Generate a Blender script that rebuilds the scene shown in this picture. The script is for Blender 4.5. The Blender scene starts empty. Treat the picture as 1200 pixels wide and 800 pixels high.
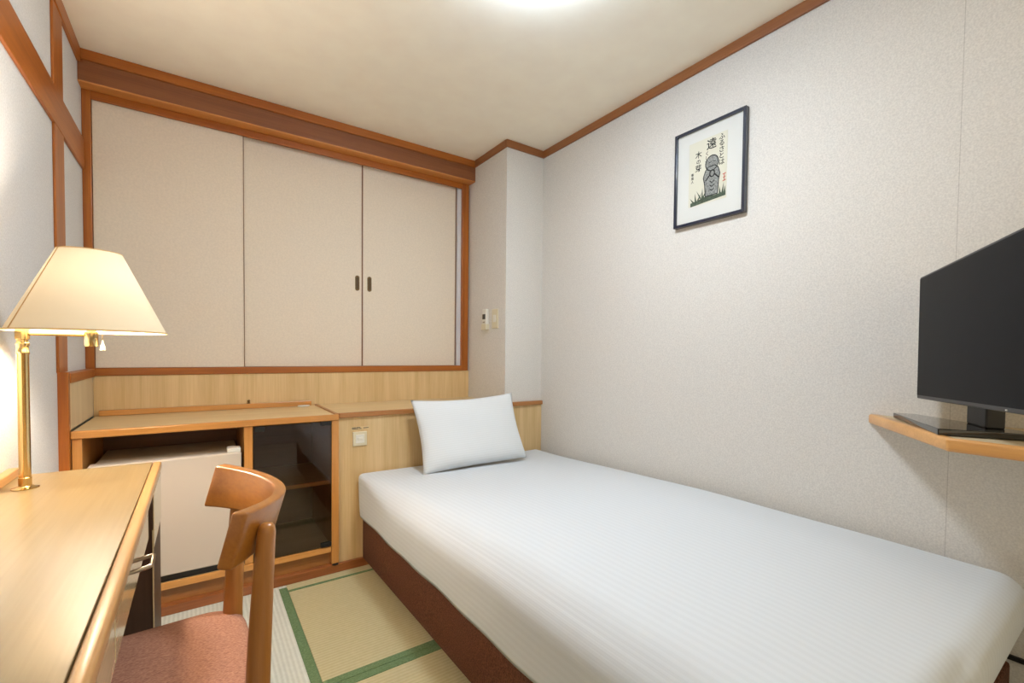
import bpy, bmesh, math, random
from mathutils import Vector, Matrix

random.seed(4)
scene = bpy.context.scene
C = scene.collection

# ------------------------------------------------------------------ measures (metres)
XL, XR, XP = -0.404, 1.775, 1.502        # left wall, right wall, pillar side
YB, YP = 2.695, 2.247                    # closet plane, pillar front
HC = 2.30                                # ceiling
DESK = 0.72

# ------------------------------------------------------------------ materials
def lin(c):
    out = []
    for v in c:
        v /= 255.0
        out.append(v / 12.92 if v <= 0.04045 else ((v + 0.055) / 1.055) ** 2.4)
    return (*out, 1.0)

def new_mat(name):
    m = bpy.data.materials.new(name); m.use_nodes = True
    nt = m.node_tree
    return m, nt, nt.nodes["Principled BSDF"]

def plain(name, col, rough=0.5, metal=0.0, spec=0.5, noise=0.0, nscale=40, bump=0.0, coat=0.0):
    m, nt, b = new_mat(name)
    b.inputs["Base Color"].default_value = lin(col)
    b.inputs["Roughness"].default_value = rough
    b.inputs["Metallic"].default_value = metal
    b.inputs["Specular IOR Level"].default_value = spec
    b.inputs["Coat Weight"].default_value = coat
    if noise or bump:
        tc = nt.nodes.new("ShaderNodeTexCoord"); n = nt.nodes.new("ShaderNodeTexNoise")
        n.inputs["Scale"].default_value = nscale; n.inputs["Detail"].default_value = 4
        nt.links.new(tc.outputs["Object"], n.inputs["Vector"])
        if noise:
            r = nt.nodes.new("ShaderNodeValToRGB")
            lo = [max(0, v * (1 - noise)) for v in col]; hi = [min(255, v * (1 + noise)) for v in col]
            r.color_ramp.elements[0].position = 0.3; r.color_ramp.elements[1].position = 0.7
            r.color_ramp.elements[0].color = lin(lo); r.color_ramp.elements[1].color = lin(hi)
            nt.links.new(n.outputs["Fac"], r.inputs["Fac"]); nt.links.new(r.outputs["Color"], b.inputs["Base Color"])
        if bump:
            bp = nt.nodes.new("ShaderNodeBump"); bp.inputs["Strength"].default_value = bump
            bp.inputs["Distance"].default_value = 0.003
            nt.links.new(n.outputs["Fac"], bp.inputs["Height"]); nt.links.new(bp.outputs["Normal"], b.inputs["Normal"])
    return m

def wood(name, dark, light, axis="Z", rough=0.4, scale=1.0, coat=0.15, fine=1.0):
    m, nt, b = new_mat(name)
    tc = nt.nodes.new("ShaderNodeTexCoord"); mp = nt.nodes.new("ShaderNodeMapping")
    s = [22.0 * scale] * 3; s["XYZ".index(axis)] = 0.9 * scale
    mp.inputs["Scale"].default_value = s
    nt.links.new(tc.outputs["Object"], mp.inputs["Vector"])
    n1 = nt.nodes.new("ShaderNodeTexNoise"); n1.inputs["Scale"].default_value = 1.0
    n1.inputs["Detail"].default_value = 6; n1.inputs["Distortion"].default_value = 0.4
    nt.links.new(mp.outputs["Vector"], n1.inputs["Vector"])
    mp2 = nt.nodes.new("ShaderNodeMapping")
    s2 = [170.0 * fine] * 3; s2["XYZ".index(axis)] = 5.0 * fine
    mp2.inputs["Scale"].default_value = s2
    nt.links.new(tc.outputs["Object"], mp2.inputs["Vector"])
    n2 = nt.nodes.new("ShaderNodeTexNoise"); n2.inputs["Scale"].default_value = 1.0; n2.inputs["Detail"].default_value = 2
    nt.links.new(mp2.outputs["Vector"], n2.inputs["Vector"])
    mx = nt.nodes.new("ShaderNodeMath"); mx.operation = "MULTIPLY_ADD"; mx.inputs[1].default_value = 0.35
    nt.links.new(n2.outputs["Fac"], mx.inputs[0])
    ml = nt.nodes.new("ShaderNodeMath"); ml.operation = "MULTIPLY"; ml.inputs[1].default_value = 0.65
    nt.links.new(n1.outputs["Fac"], ml.inputs[0]); nt.links.new(ml.outputs[0], mx.inputs[2])
    r = nt.nodes.new("ShaderNodeValToRGB")
    r.color_ramp.elements[0].position = 0.34; r.color_ramp.elements[1].position = 0.66
    r.color_ramp.elements[0].color = lin(dark); r.color_ramp.elements[1].color = lin(light)
    nt.links.new(mx.outputs[0], r.inputs["Fac"]); nt.links.new(r.outputs["Color"], b.inputs["Base Color"])
    b.inputs["Roughness"].default_value = rough
    b.inputs["Coat Weight"].default_value = coat; b.inputs["Coat Roughness"].default_value = 0.2
    return m

def wallpaper(name, col, seam=None):
    m, nt, b = new_mat(name)
    tc = nt.nodes.new("ShaderNodeTexCoord")
    v = nt.nodes.new("ShaderNodeTexNoise"); v.inputs["Scale"].default_value = 210; v.inputs["Detail"].default_value = 3
    nt.links.new(tc.outputs["Object"], v.inputs["Vector"])
    r = nt.nodes.new("ShaderNodeValToRGB")
    r.color_ramp.elements[0].position = 0.32; r.color_ramp.elements[1].position = 0.68
    r.color_ramp.elements[0].color = lin([c * 0.955 for c in col]); r.color_ramp.elements[1].color = lin([min(255, c * 1.03) for c in col])
    nt.links.new(v.outputs["Fac"], r.inputs["Fac"])
    colout = r.outputs["Color"]
    if seam is not None:
        sp = nt.nodes.new("ShaderNodeSeparateXYZ"); nt.links.new(tc.outputs["Object"], sp.inputs[0])
        a = nt.nodes.new("ShaderNodeMath"); a.operation = "COMPARE"
        a.inputs[1].default_value = seam; a.inputs[2].default_value = 0.0009
        nt.links.new(sp.outputs["Y"], a.inputs[0])
        mm = nt.nodes.new("ShaderNodeMath"); mm.operation = "MULTIPLY"; mm.inputs[1].default_value = 0.3
        nt.links.new(a.outputs[0], mm.inputs[0])
        mix = nt.nodes.new("ShaderNodeMix"); mix.data_type = "RGBA"
        nt.links.new(mm.outputs[0], mix.inputs[0]); nt.links.new(colout, mix.inputs[6])
        mix.inputs[7].default_value = lin((120, 110, 98)); colout = mix.outputs[2]
    nt.links.new(colout, b.inputs["Base Color"])
    bp = nt.nodes.new("ShaderNodeBump"); bp.inputs["Strength"].default_value = 0.25; bp.inputs["Distance"].default_value = 0.002
    nt.links.new(v.outputs["Fac"], bp.inputs["Height"]); nt.links.new(bp.outputs["Normal"], b.inputs["Normal"])
    b.inputs["Roughness"].default_value = 0.85; b.inputs["Specular IOR Level"].default_value = 0.2
    return m

def tatami_mat_material(name, c1, c2, axis):
    """rush weave: fine ribs, 'axis' is the direction the ribs run"""
    m, nt, b = new_mat(name)
    tc = nt.nodes.new("ShaderNodeTexCoord")
    w = nt.nodes.new("ShaderNodeTexWave"); w.wave_type = "BANDS"
    w.bands_direction = "X" if axis == "Y" else "Y"
    w.inputs["Scale"].default_value = 22; w.inputs["Distortion"].default_value = 0.6; w.inputs["Detail"].default_value = 2
    nt.links.new(tc.outputs["Object"], w.inputs["Vector"])
    n = nt.nodes.new("ShaderNodeTexNoise"); n.inputs["Scale"].default_value = 60; n.inputs["Detail"].default_value = 4
    nt.links.new(tc.outputs["Object"], n.inputs["Vector"])
    ma = nt.nodes.new("ShaderNodeMath"); ma.operation = "MULTIPLY_ADD"; ma.inputs[1].default_value = 0.45
    nt.links.new(w.outputs["Fac"], ma.inputs[0])
    mb = nt.nodes.new("ShaderNodeMath"); mb.operation = "MULTIPLY"; mb.inputs[1].default_value = 0.55
    nt.links.new(n.outputs["Fac"], mb.inputs[0]); nt.links.new(mb.outputs[0], ma.inputs[2])
    r = nt.nodes.new("ShaderNodeValToRGB"); r.color_ramp.elements[0].position = 0.1; r.color_ramp.elements[1].position = 0.9
    r.color_ramp.elements[0].color = lin(c1); r.color_ramp.elements[1].color = lin(c2)
    nt.links.new(ma.outputs[0], r.inputs["Fac"]); nt.links.new(r.outputs["Color"], b.inputs["Base Color"])
    bp = nt.nodes.new("ShaderNodeBump"); bp.inputs["Strength"].default_value = 0.3; bp.inputs["Distance"].default_value = 0.002
    nt.links.new(w.outputs["Fac"], bp.inputs["Height"]); nt.links.new(bp.outputs["Normal"], b.inputs["Normal"])
    b.inputs["Roughness"].default_value = 0.65; b.inputs["Specular IOR Level"].default_value = 0.3
    return m

def stripe_cloth(name, col, period):
    """white cotton with woven satin stripes along the v direction of the UV map"""
    m, nt, b = new_mat(name)
    uv = nt.nodes.new("ShaderNodeUVMap"); uv.uv_map = "cloth"
    sp = nt.nodes.new("ShaderNodeSeparateXYZ"); nt.links.new(uv.outputs[0], sp.inputs[0])
    a = nt.nodes.new("ShaderNodeMath"); a.operation = "MULTIPLY"; a.inputs[1].default_value = 2 * math.pi / period
    nt.links.new(sp.outputs["X"], a.inputs[0])
    s = nt.nodes.new("ShaderNodeMath"); s.operation = "SINE"; nt.links.new(a.outputs[0], s.inputs[0])
    mr = nt.nodes.new("ShaderNodeMapRange"); mr.inputs["From Min"].default_value = -0.5; mr.inputs["From Max"].default_value = 0.5
    nt.links.new(s.outputs[0], mr.inputs[0])
    r = nt.nodes.new("ShaderNodeValToRGB")
    r.color_ramp.elements[0].color = lin([c * 0.985 for c in col]); r.color_ramp.elements[1].color = lin(col)
    nt.links.new(mr.outputs[0], r.inputs["Fac"]); nt.links.new(r.outputs["Color"], b.inputs["Base Color"])
    tc = nt.nodes.new("ShaderNodeTexCoord"); n = nt.nodes.new("ShaderNodeTexNoise")
    n.inputs["Scale"].default_value = 5; n.inputs["Detail"].default_value = 3
    nt.links.new(tc.outputs["Object"], n.inputs["Vector"])
    h = nt.nodes.new("ShaderNodeMath"); h.operation = "MULTIPLY_ADD"; h.inputs[1].default_value = 0.10
    nt.links.new(mr.outputs[0], h.inputs[0]); nt.links.new(n.outputs["Fac"], h.inputs[2])
    bp = nt.nodes.new("ShaderNodeBump"); bp.inputs["Strength"].default_value = 0.22; bp.inputs["Distance"].default_value = 0.006
    nt.links.new(h.outputs[0], bp.inputs["Height"]); nt.links.new(bp.outputs["Normal"], b.inputs["Normal"])
    b.inputs["Roughness"].default_value = 0.7; b.inputs["Specular IOR Level"].default_value = 0.25
    b.inputs["Sheen Weight"].default_value = 0.1
    return m

def woven(name, c1, c2, scale=260):
    m, nt, b = new_mat(name)
    tc = nt.nodes.new("ShaderNodeTexCoord"); mp = nt.nodes.new("ShaderNodeMapping")
    mp.inputs["Scale"].default_value = (scale * 0.45, scale * 1.3, scale)
    nt.links.new(tc.outputs["Object"], mp.inputs["Vector"])
    n = nt.nodes.new("ShaderNodeTexNoise"); n.inputs["Scale"].default_value = 1; n.inputs["Detail"].default_value = 2
    nt.links.new(mp.outputs["Vector"], n.inputs["Vector"])
    r = nt.nodes.new("ShaderNodeValToRGB"); r.color_ramp.elements[0].position = 0.35; r.color_ramp.elements[1].position = 0.65
    r.color_ramp.elements[0].color = lin(c1); r.color_ramp.elements[1].color = lin(c2)
    nt.links.new(n.outputs["Fac"], r.inputs["Fac"]); nt.links.new(r.outputs["Color"], b.inputs["Base Color"])
    bp = nt.nodes.new("ShaderNodeBump"); bp.inputs["Strength"].default_value = 0.4; bp.inputs["Distance"].default_value = 0.002
    nt.links.new(n.outputs["Fac"], bp.inputs["Height"]); nt.links.new(bp.outputs["Normal"], b.inputs["Normal"])
    b.inputs["Roughness"].default_value = 0.9; b.inputs["Specular IOR Level"].default_value = 0.15
    return m

def emit(name, col, strength):
    """col is linear here: the colour of the light given off"""
    m, nt, b = new_mat(name)
    b.inputs["Base Color"].default_value = (0.9, 0.9, 0.9, 1)
    b.inputs["Emission Color"].default_value = (*col, 1); b.inputs["Emission Strength"].default_value = strength
    return m

def smoked_glass(name, tint):
    m, nt, b = new_mat(name)
    out = nt.nodes["Material Output"]
    t = nt.nodes.new("ShaderNodeBsdfTransparent"); t.inputs[0].default_value = tint
    g = nt.nodes.new("ShaderNodeBsdfGlossy"); g.inputs["Roughness"].default_value = 0.02
    f = nt.nodes.new("ShaderNodeFresnel"); f.inputs["IOR"].default_value = 1.55
    mx = nt.nodes.new("ShaderNodeMixShader")
    nt.links.new(f.outputs[0], mx.inputs[0]); nt.links.new(t.outputs[0], mx.inputs[1]); nt.links.new(g.outputs[0], mx.inputs[2])
    nt.links.new(mx.outputs[0], out.inputs["Surface"])
    return m

def shade_cloth(name, col):
    m, nt, b = new_mat(name)
    out = nt.nodes["Material Output"]
    d = nt.nodes.new("ShaderNodeBsdfDiffuse"); d.inputs[0].default_value = lin(col)
    t = nt.nodes.new("ShaderNodeBsdfTranslucent"); t.inputs[0].default_value = lin(col)
    mx = nt.nodes.new("ShaderNodeMixShader"); mx.inputs[0].default_value = 0.007
    nt.links.new(d.outputs[0], mx.inputs[1]); nt.links.new(t.outputs[0], mx.inputs[2])
    nt.links.new(mx.outputs[0], out.inputs["Surface"])
    return m

M = {}
M["paper_right"] = wallpaper("wallpaper speckled warm grey", (224, 220, 213), seam=0.355)
M["paper_left"] = wallpaper("wallpaper plain white", (222, 221, 219))
M["ceil"] = plain("ceiling paper", (254, 245, 228), 0.9, noise=0.012, nscale=8)
M["frame"] = wood("cedar frame Z", (148, 76, 16), (182, 106, 30), "Z", 0.42)
M["frame_x"] = wood("cedar frame X", (148, 76, 16), (182, 106, 30), "X", 0.42)
M["frame_y"] = wood("cedar frame Y", (148, 76, 16), (182, 106, 30), "Y", 0.42)
M["beam"] = wood("shaded beam X", (122, 70, 36), (150, 92, 52), "X", 0.45)  # beam front in shade, the shade put into a darker wood colour
M["soffit"] = wood("lit soffit X", (196, 126, 60), (222, 152, 82), "X", 0.4)  # lamp light on the beam underside, painted as a lighter wood
M["crown"] = wood("crown moulding", (134, 80, 40), (160, 102, 56), "Y", 0.45)
M["crown_x"] = wood("crown moulding X", (134, 80, 40), (160, 102, 56), "X", 0.45)
M["ven_z"] = wood("light veneer Z", (208, 174, 120), (232, 202, 152), "Z", 0.42, scale=0.8)
M["ven_x"] = wood("light veneer X", (214, 184, 134), (232, 206, 158), "X", 0.35, scale=0.7)
M["ven_y"] = wood("light veneer Y", (126, 107, 71), (142, 123, 88), "Y", 0.36, scale=0.6, coat=0.25)
M["ven_pale"] = wood("pale veneer return", (206, 186, 148), (224, 206, 170), "Z", 0.5, scale=0.8)
M["edge_x"] = wood("beech edging X", (196, 132, 62), (222, 160, 88), "X", 0.3, scale=0.8, coat=0.3)
M["edge_y"] = wood("beech edging Y", (188, 138, 80), (208, 160, 104), "Y", 0.3, scale=0.8, coat=0.3)
M["edge_shelf"] = wood("shelf edging Y", (206, 146, 76), (228, 170, 100), "Y", 0.3, scale=0.8, coat=0.3)
M["edge_z"] = wood("beech edging Z", (192, 130, 60), (218, 156, 86), "Z", 0.32, scale=0.8, coat=0.3)
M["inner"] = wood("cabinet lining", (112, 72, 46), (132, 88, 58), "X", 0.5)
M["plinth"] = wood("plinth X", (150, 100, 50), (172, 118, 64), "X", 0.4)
M["base"] = wood("baseboard X", (134, 74, 34), (164, 98, 50), "X", 0.3, coat=0.4)
M["trim_x"] = wood("headboard trim", (158, 102, 54), (184, 126, 72), "X", 0.35)
M["door"] = plain("sliding door paper", (236, 223, 204), 0.8, noise=0.02, nscale=120, bump=0.06)
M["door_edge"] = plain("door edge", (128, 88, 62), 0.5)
M["alu"] = plain("pale door channel", (222, 222, 226), 0.4)
M["bronze"] = plain("bronze pull", (120, 96, 60), 0.4, metal=0.6)
M["bronze_dark"] = plain("bronze pull recess", (84, 66, 42), 0.5, metal=0.4)
M["fridge"] = plain("fridge enamel", (208, 195, 180), 0.35)
M["fridge_top"] = plain("fridge top", (206, 194, 178), 0.4)
M["black"] = plain("black plastic", (20, 19, 19), 0.45)
M["rubber"] = plain("black rubber", (14, 13, 13), 0.7)
M["screen"] = plain("screen glass", (9, 9, 13), 0.3, spec=0.04)
M["bezel"] = plain("television bezel", (34, 33, 34), 0.35)
M["gloss_black"] = plain("gloss black", (10, 10, 11), 0.06, coat=0.5)
M["brass"] = plain("polished brass", (212, 184, 128), 0.16, metal=1.0)
M["shade"] = shade_cloth("lamp shade cloth", (240, 222, 190))
M["shade_seam"] = plain("lamp shade seam", (214, 176, 120), 0.8)
M["ivory"] = plain("ivory plastic", (224, 214, 184), 0.45)
M["white_pl"] = plain("white plastic", (232, 228, 216), 0.4)
M["lcd"] = plain("dark display", (52, 48, 42), 0.3)
M["brown_cloth"] = woven("bed base cloth", (70, 42, 30), (104, 68, 50), 240)
M["seat"] = woven("mauve seat cloth", (146, 100, 82), (182, 134, 108), 420)
M["chair"] = wood("chair beech Z", (164, 106, 44), (188, 126, 60), "Z", 0.35, coat=0.3)
M["chair_y"] = wood("chair beech Y", (154, 92, 24), (178, 114, 38), "Y", 0.35, coat=0.3)
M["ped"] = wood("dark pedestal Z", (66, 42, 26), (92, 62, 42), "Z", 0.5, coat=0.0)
M["lam"] = wood("pale drawer laminate", (206, 184, 140), (222, 202, 160), "Y", 0.12, coat=0.3)
M["steel"] = plain("brushed steel", (176, 166, 150), 0.28, metal=1.0)
M["sheet"] = stripe_cloth("white striped sheet", (218, 223, 227), 0.021)
M["pillow"] = stripe_cloth("white pillow case", (228, 232, 234), 0.011)
M["tat_l"] = tatami_mat_material("tatami pale", (188, 189, 176), (214, 215, 204), "Y")
M["tat_c"] = tatami_mat_material("tatami green gold", (172, 161, 122), (193, 182, 145), "X")
M["border"] = woven("green tatami border", (88, 110, 74), (110, 132, 96), 300)
M["mat_board"] = plain("white mount", (218, 218, 212), 0.8)
M["print"] = plain("cream print paper", (216, 213, 194), 0.8)
M["ink"] = plain("black ink", (36, 38, 36), 0.8)
M["ink_grey"] = plain("grey ink wash", (132, 134, 130), 0.8, noise=0.25, nscale=160)
M["ink_green"] = plain("green ink", (70, 82, 66), 0.8, noise=0.2, nscale=120)
M["red"] = plain("red seal ink", (206, 120, 104), 0.8)
M["pframe"] = plain("blue black frame", (40, 46, 62), 0.22, coat=0.4)
M["glass_smoke"] = smoked_glass("smoked glass", (0.84, 0.80, 0.78, 1))
M["bulb"] = emit("lamp bulb", (1.0, 0.87, 0.72), 680)
M["diffuser"] = emit("ceiling lamp diffuser", (0.60, 0.77, 1.0), 46)

# ------------------------------------------------------------------ mesh helpers
def BM(): return bmesh.new()

def box(bm, a, b, bev=0.0, seg=2, mat=None):
    x0, y0, z0 = [min(p, q) for p, q in zip(a, b)]; x1, y1, z1 = [max(p, q) for p, q in zip(a, b)]
    vs = [bm.verts.new(p) for p in ((x0, y0, z0), (x1, y0, z0), (x1, y1, z0), (x0, y1, z0), (x0, y0, z1), (x1, y0, z1), (x1, y1, z1), (x0, y1, z1))]
    fs = [bm.faces.new([vs[i] for i in q]) for q in ((0, 3, 2, 1), (4, 5, 6, 7), (0, 1, 5, 4), (1, 2, 6, 5), (2, 3, 7, 6), (3, 0, 4, 7))]
    if mat is not None:
        for v in vs: v.co = mat @ v.co
    if bev > 0:
        es = list({e for f in fs for e in f.edges})
        bmesh.ops.bevel(bm, geom=es, offset=bev, segments=seg, profile=0.5, affect="EDGES")
    return bm

def prism(bm, pts, z0, z1, bev=0.0, seg=3):
    lo = [bm.verts.new((x, y, z0)) for x, y in pts]; hi = [bm.verts.new((x, y, z1)) for x, y in pts]
    n = len(pts); fs = [bm.faces.new(lo[::-1]), bm.faces.new(hi)]
    for i in range(n):
        fs.append(bm.faces.new((lo[i], lo[(i + 1) % n], hi[(i + 1) % n], hi[i])))
    bmesh.ops.recalc_face_normals(bm, faces=fs)
    if bev > 0:
        es = list({e for f in fs for e in f.edges})
        bmesh.ops.bevel(bm, geom=es, offset=bev, segments=seg, profile=0.5, affect="EDGES")
    return bm

def tube(bm, pts, radii, seg=16, cap=True):
    """swept round bar through pts with a radius at each"""
    pts = [Vector(p) for p in pts]; rings = []
    if not hasattr(radii, "__len__"): radii = [radii] * len(pts)
    up = None
    for i, p in enumerate(pts):
        d = (pts[min(i + 1, len(pts) - 1)] - pts[max(i - 1, 0)]).normalized()
        if up is None:
            up = Vector((0, 0, 1)) if abs(d.z) < 0.9 else Vector((1, 0, 0))
        s = d.cross(up).normalized(); up2 = s.cross(d).normalized(); up = up2
        rings.append([bm.verts.new(p + (s * math.cos(t) + up2 * math.sin(t)) * radii[i]) for t in [2 * math.pi * k / seg for k in range(seg)]])
    fs = []
    for a, b in zip(rings, rings[1:]):
        for k in range(seg): fs.append(bm.faces.new((a[k], a[(k + 1) % seg], b[(k + 1) % seg], b[k])))
    if cap:
        fs.append(bm.faces.new(rings[0][::-1])); fs.append(bm.faces.new(rings[-1]))
    bmesh.ops.recalc_face_normals(bm, faces=fs)
    return bm

def lathe(bm, prof, c=(0, 0, 0), seg=32):
    """profile [(r, z)] turned about a vertical axis through c"""
    rings = []
    for r, z in prof:
        if r <= 1e-6: rings.append([bm.verts.new((c[0], c[1], c[2] + z))])
        else: rings.append([bm.verts.new((c[0] + r * math.cos(t), c[1] + r * math.sin(t), c[2] + z)) for t in [2 * math.pi * k / seg for k in range(seg)]])
    fs = []
    for a, b in zip(rings, rings[1:]):
        for k in range(seg):
            q = []
            for v in ((a[k % len(a)]), (a[(k + 1) % len(a)]), (b[(k + 1) % len(b)]), (b[k % len(b)])):
                if v not in q: q.append(v)
            if len(q) > 2: fs.append(bm.faces.new(q))
    bmesh.ops.recalc_face_normals(bm, faces=fs)
    return bm

def make(name, bm, mat, parent=None, smooth=False, local=False, angle=40):
    """link bm as one mesh object; bm is in world space unless local"""
    me = bpy.data.meshes.new(name)
    off = Vector((0, 0, 0))
    if parent is not None:
        if not local:
            p = parent
            while p is not None: off += p.location; p = p.parent
            bmesh.ops.translate(bm, verts=bm.verts, vec=-off)
    elif not local:
        lo = [min(v.co[i] for v in bm.verts) for i in range(3)]; hi = [max(v.co[i] for v in bm.verts) for i in range(3)]
        off = Vector(((lo[0] + hi[0]) / 2, (lo[1] + hi[1]) / 2, lo[2]))
        bmesh.ops.translate(bm, verts=bm.verts, vec=-off)
    bm.to_mesh(me); bm.free()
    if mat is not None:
        for m in (mat if isinstance(mat, (list, tuple)) else [mat]): me.materials.append(m)
    o = bpy.data.objects.new(name, me); C.objects.link(o)
    if parent is not None: o.parent = parent
    elif not local: o.location = off
    if smooth:
        for p in me.polygons: p.use_smooth = True
        if angle < 180:
            me.set_sharp_from_angle(angle=math.radians(angle))
    return o

def tag(o, label=None, cat=None, group=None, kind=None):
    if label: o["label"] = label
    if cat: o["category"] = cat
    if group: o["group"] = group
    if kind: o["kind"] = kind
    return o

def thing(name, label, cat, loc, rz=0.0, group=None):
    o = bpy.data.objects.new(name, None); C.objects.link(o)
    o.location = loc; o.rotation_euler = (0, 0, rz); o.empty_display_size = 0.1
    return tag(o, label, cat, group)

def struct(name, bm, mat, label=None, cat=None, parent=None, world_tex=False):
    o = make(name, bm, mat, parent, local=world_tex)
    o["kind"] = "structure"
    if label: tag(o, label, cat)
    return o

# ------------------------------------------------------------------ the room shell
YF = -1.25                                # wall behind the camera
struct("floor", box(BM(), (XL - 0.1, YF - 0.1, -0.12), (XR + 0.1, YB + 0.2, -0.03)), M["plinth"], "wooden subfloor under the tatami mats", "floor")
struct("ceiling", box(BM(), (XL - 0.1, YF - 0.1, HC), (XR + 0.1, YB + 0.2, HC + 0.1)), M["ceil"], "plain warm white papered ceiling", "ceiling")
struct("wall_left", box(BM(), (XL - 0.1, YF - 0.1, -0.03), (XL, YB + 0.2, HC)), M["paper_left"], "white papered wall with timber framing behind the desk lamp", "wall", world_tex=True)
struct("wall_right", box(BM(), (XR, YF - 0.1, -0.03), (XR + 0.1, YB + 0.2, HC)), M["paper_right"], "speckled grey wallpapered wall along the bed", "wall", world_tex=True)
struct("wall_back", box(BM(), (XL, YB + 0.1, -0.03), (XR, YB + 0.2, HC)), M["paper_left"], "wall behind the sliding closet doors", "wall", world_tex=True)
struct("wall_front", box(BM(), (XL, YF - 0.1, -0.03), (XR, YF, HC)), M["paper_left"], "white wall behind the viewer", "wall", world_tex=True)
struct("wall_corner", box(BM(), (XP, YP, -0.03), (XR, YB + 0.1, HC)), M["paper_right"], "wallpapered square pillar in the far right corner", "wall", world_tex=True)

# added window backing the fill light behind the viewer: frame, bars and paper
bm = BM()
box(bm, (-0.30, YF + 0.001, 0.55), (1.60, YF + 0.006, 2.15))
struct("fill_window_1", bm, M["paper_left"], "added paper window behind the viewer, backing the fill light", "window")
bm = BM()
for x in (-0.30, 0.325, 0.95, 1.575): box(bm, (x, YF + 0.006, 0.55), (x + 0.025, YF + 0.016, 2.15))
for z in (0.55, 1.08, 1.61, 2.125): box(bm, (-0.30, YF + 0.006, z), (1.60, YF + 0.014, z + 0.025))
struct("fill_window_frame", bm, M["frame"], "timber bars of the added window backing the fill light", "window frame")

# ceiling mouldings and posts
struct("trim_1", box(BM(), (XR - 0.012, YF, 2.258), (XR, YP, HC), 0.002), M["crown"], "brown crown moulding along the top of the right wall", "moulding")
struct("trim_2", box(BM(), (XP - 0.010, YP - 0.012, 2.258), (XR - 0.012, YP, HC), 0.002), M["crown_x"], "short brown crown moulding across the pillar front", "moulding")
struct("trim_3", box(BM(), (XP - 0.012, YP, 2.258), (XP, 2.607, HC), 0.002), M["crown"], "short brown crown moulding on the pillar side by the beam end", "moulding")
struct("trim_4", box(BM(), (XL, YF, 2.240), (XL + 0.012, 2.607, HC), 0.002), M["frame_y"], "brown crown moulding along the top of the left wall", "moulding")
bm5 = struct("trim_5", box(BM(), (XL, 2.617, 2.172), (XP, YB, 2.257), 0.002), M["beam"], "heavy timber beam above the closet doors, painted darker for shade", "beam")
struct("trim_19", box(BM(), (XL, 2.6175, 2.166), (XP, YB, 2.172), 0.001), M["soffit"], "thin board added under the closet beam, lamp light painted in as lighter brown", "beam")  # added board whose lighter colour stands for the lamp-lit underside
struct("trim_18", box(BM(), (XL, 2.609, 2.257), (XP, YB, HC), 0.003), M["frame_x"], "brown crown moulding on top of the closet beam", "moulding")
struct("trim_6", box(BM(), (XL, 1.0 + YF, 1.821), (XL + 0.010, YB - 0.02, 1.948), 0.002), M["frame_y"], "wide brown timber rail running along the left wall", "rail")
struct("trim_7", box(BM(), (XL, 2.190, 0.965), (-0.396, 2.318, 2.24), 0.002), M["frame"], "brown timber post on the left wall above the desk lamp", "post")
struct("trim_8", box(BM(), (XL, 2.200, -0.03), (-0.376, 2.2280, 0.967), 0.0015), M["frame"], "lower brown timber post on the left wall beside the fridge cabinet", "post")

# closet frame
struct("trim_9", box(BM(), (XL, 2.686, 0.966), (-0.374, YB + 0.1, 2.17), 0.002), M["frame"], "left timber jamb of the closet opening", "door frame")
struct("trim_10", box(BM(), (1.446, 2.686, 0.932), (1.494, YB + 0.1, 2.17), 0.002), M["frame"], "right timber jamb of the closet opening", "door frame")
bm = BM(); box(bm, (-0.374, 2.686, 2.130), (1.446, 2.694, 2.17), 0.0015); box(bm, (-0.374, 2.70, 2.142), (1.446, YB + 0.1, 2.17))
struct("trim_11", bm, M["frame_x"], "timber lintel track above the closet doors", "door frame")
struct("trim_12", box(BM(), (XL, 2.684, 0.932), (1.446, YB + 0.1, 0.966), 0.002), M["frame_x"], "timber sill under the closet doors", "door frame")
struct("trim_13", box(BM(), (1.420, 2.705, 0.966), (1.446, 2.78, 2.142)), M["alu"], "narrow pale channel at the right end of the closet", "door frame")

# sliding doors
def sliding_door(x0, x1, y, label, pull_x=None, edge=None):
    d = make("sliding_door", box(BM(), (x0, y, 0.967), (x1, y + 0.02, 2.141), 0.001), M["door"])
    tag(d, label, "sliding door", "sliding closet doors")
    if pull_x is not None:
        bm = BM(); tubepts = [(pull_x, y - 0.0015, 1.452 + s * 0.034) for s in (-1, 1)]
        pts = []
        for k in range(24):
            t = 2 * math.pi * k / 24; cz = 0.032 if math.sin(t) > 0 else -0.032
            pts.append((0.0125 * math.cos(t), cz + 0.0125 * math.sin(t)))
        for yy0, yy1, s in ((y - 0.002, y + 0.002, 1.0),):
            f = [bm.verts.new((pull_x + a * s, yy0, 1.452 + b * s)) for a, b in pts]
            g = [bm.verts.new((pull_x + a * s, yy1, 1.452 + b * s)) for a, b in pts]
            bm.faces.new(f)
            for i in range(24): bm.faces.new((f[i], g[i], g[(i + 1) % 24], f[(i + 1) % 24]))
        bmesh.ops.recalc_face_normals(bm, faces=bm.faces)
        p = make("door_pull", bm, M["bronze"], d)
        tag(p, "bronze recessed pull")
        bm = BM()
        f = [bm.verts.new((pull_x + a * 0.62, y - 0.0028, 1.452 + b * 0.8)) for a, b in pts]
        g = [bm.verts.new((pull_x + a * 0.62, y - 0.0018, 1.452 + b * 0.8)) for a, b in pts]
        bm.faces.new(f)
        for i in range(24): bm.faces.new((f[i], g[i], g[(i + 1) % 24], f[(i + 1) % 24]))
        bmesh.ops.recalc_face_normals(bm, faces=bm.faces)
        make("pull_recess", bm, M["bronze_dark"], p)
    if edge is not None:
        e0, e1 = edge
        tag(make("edge_strip", box(BM(), (e0, y - 0.003, 0.968), (e1, y + 0.003, 2.139)), M["door_edge"], d), "brown edge strip, a painted shadow line on the left door")
    return d
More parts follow.
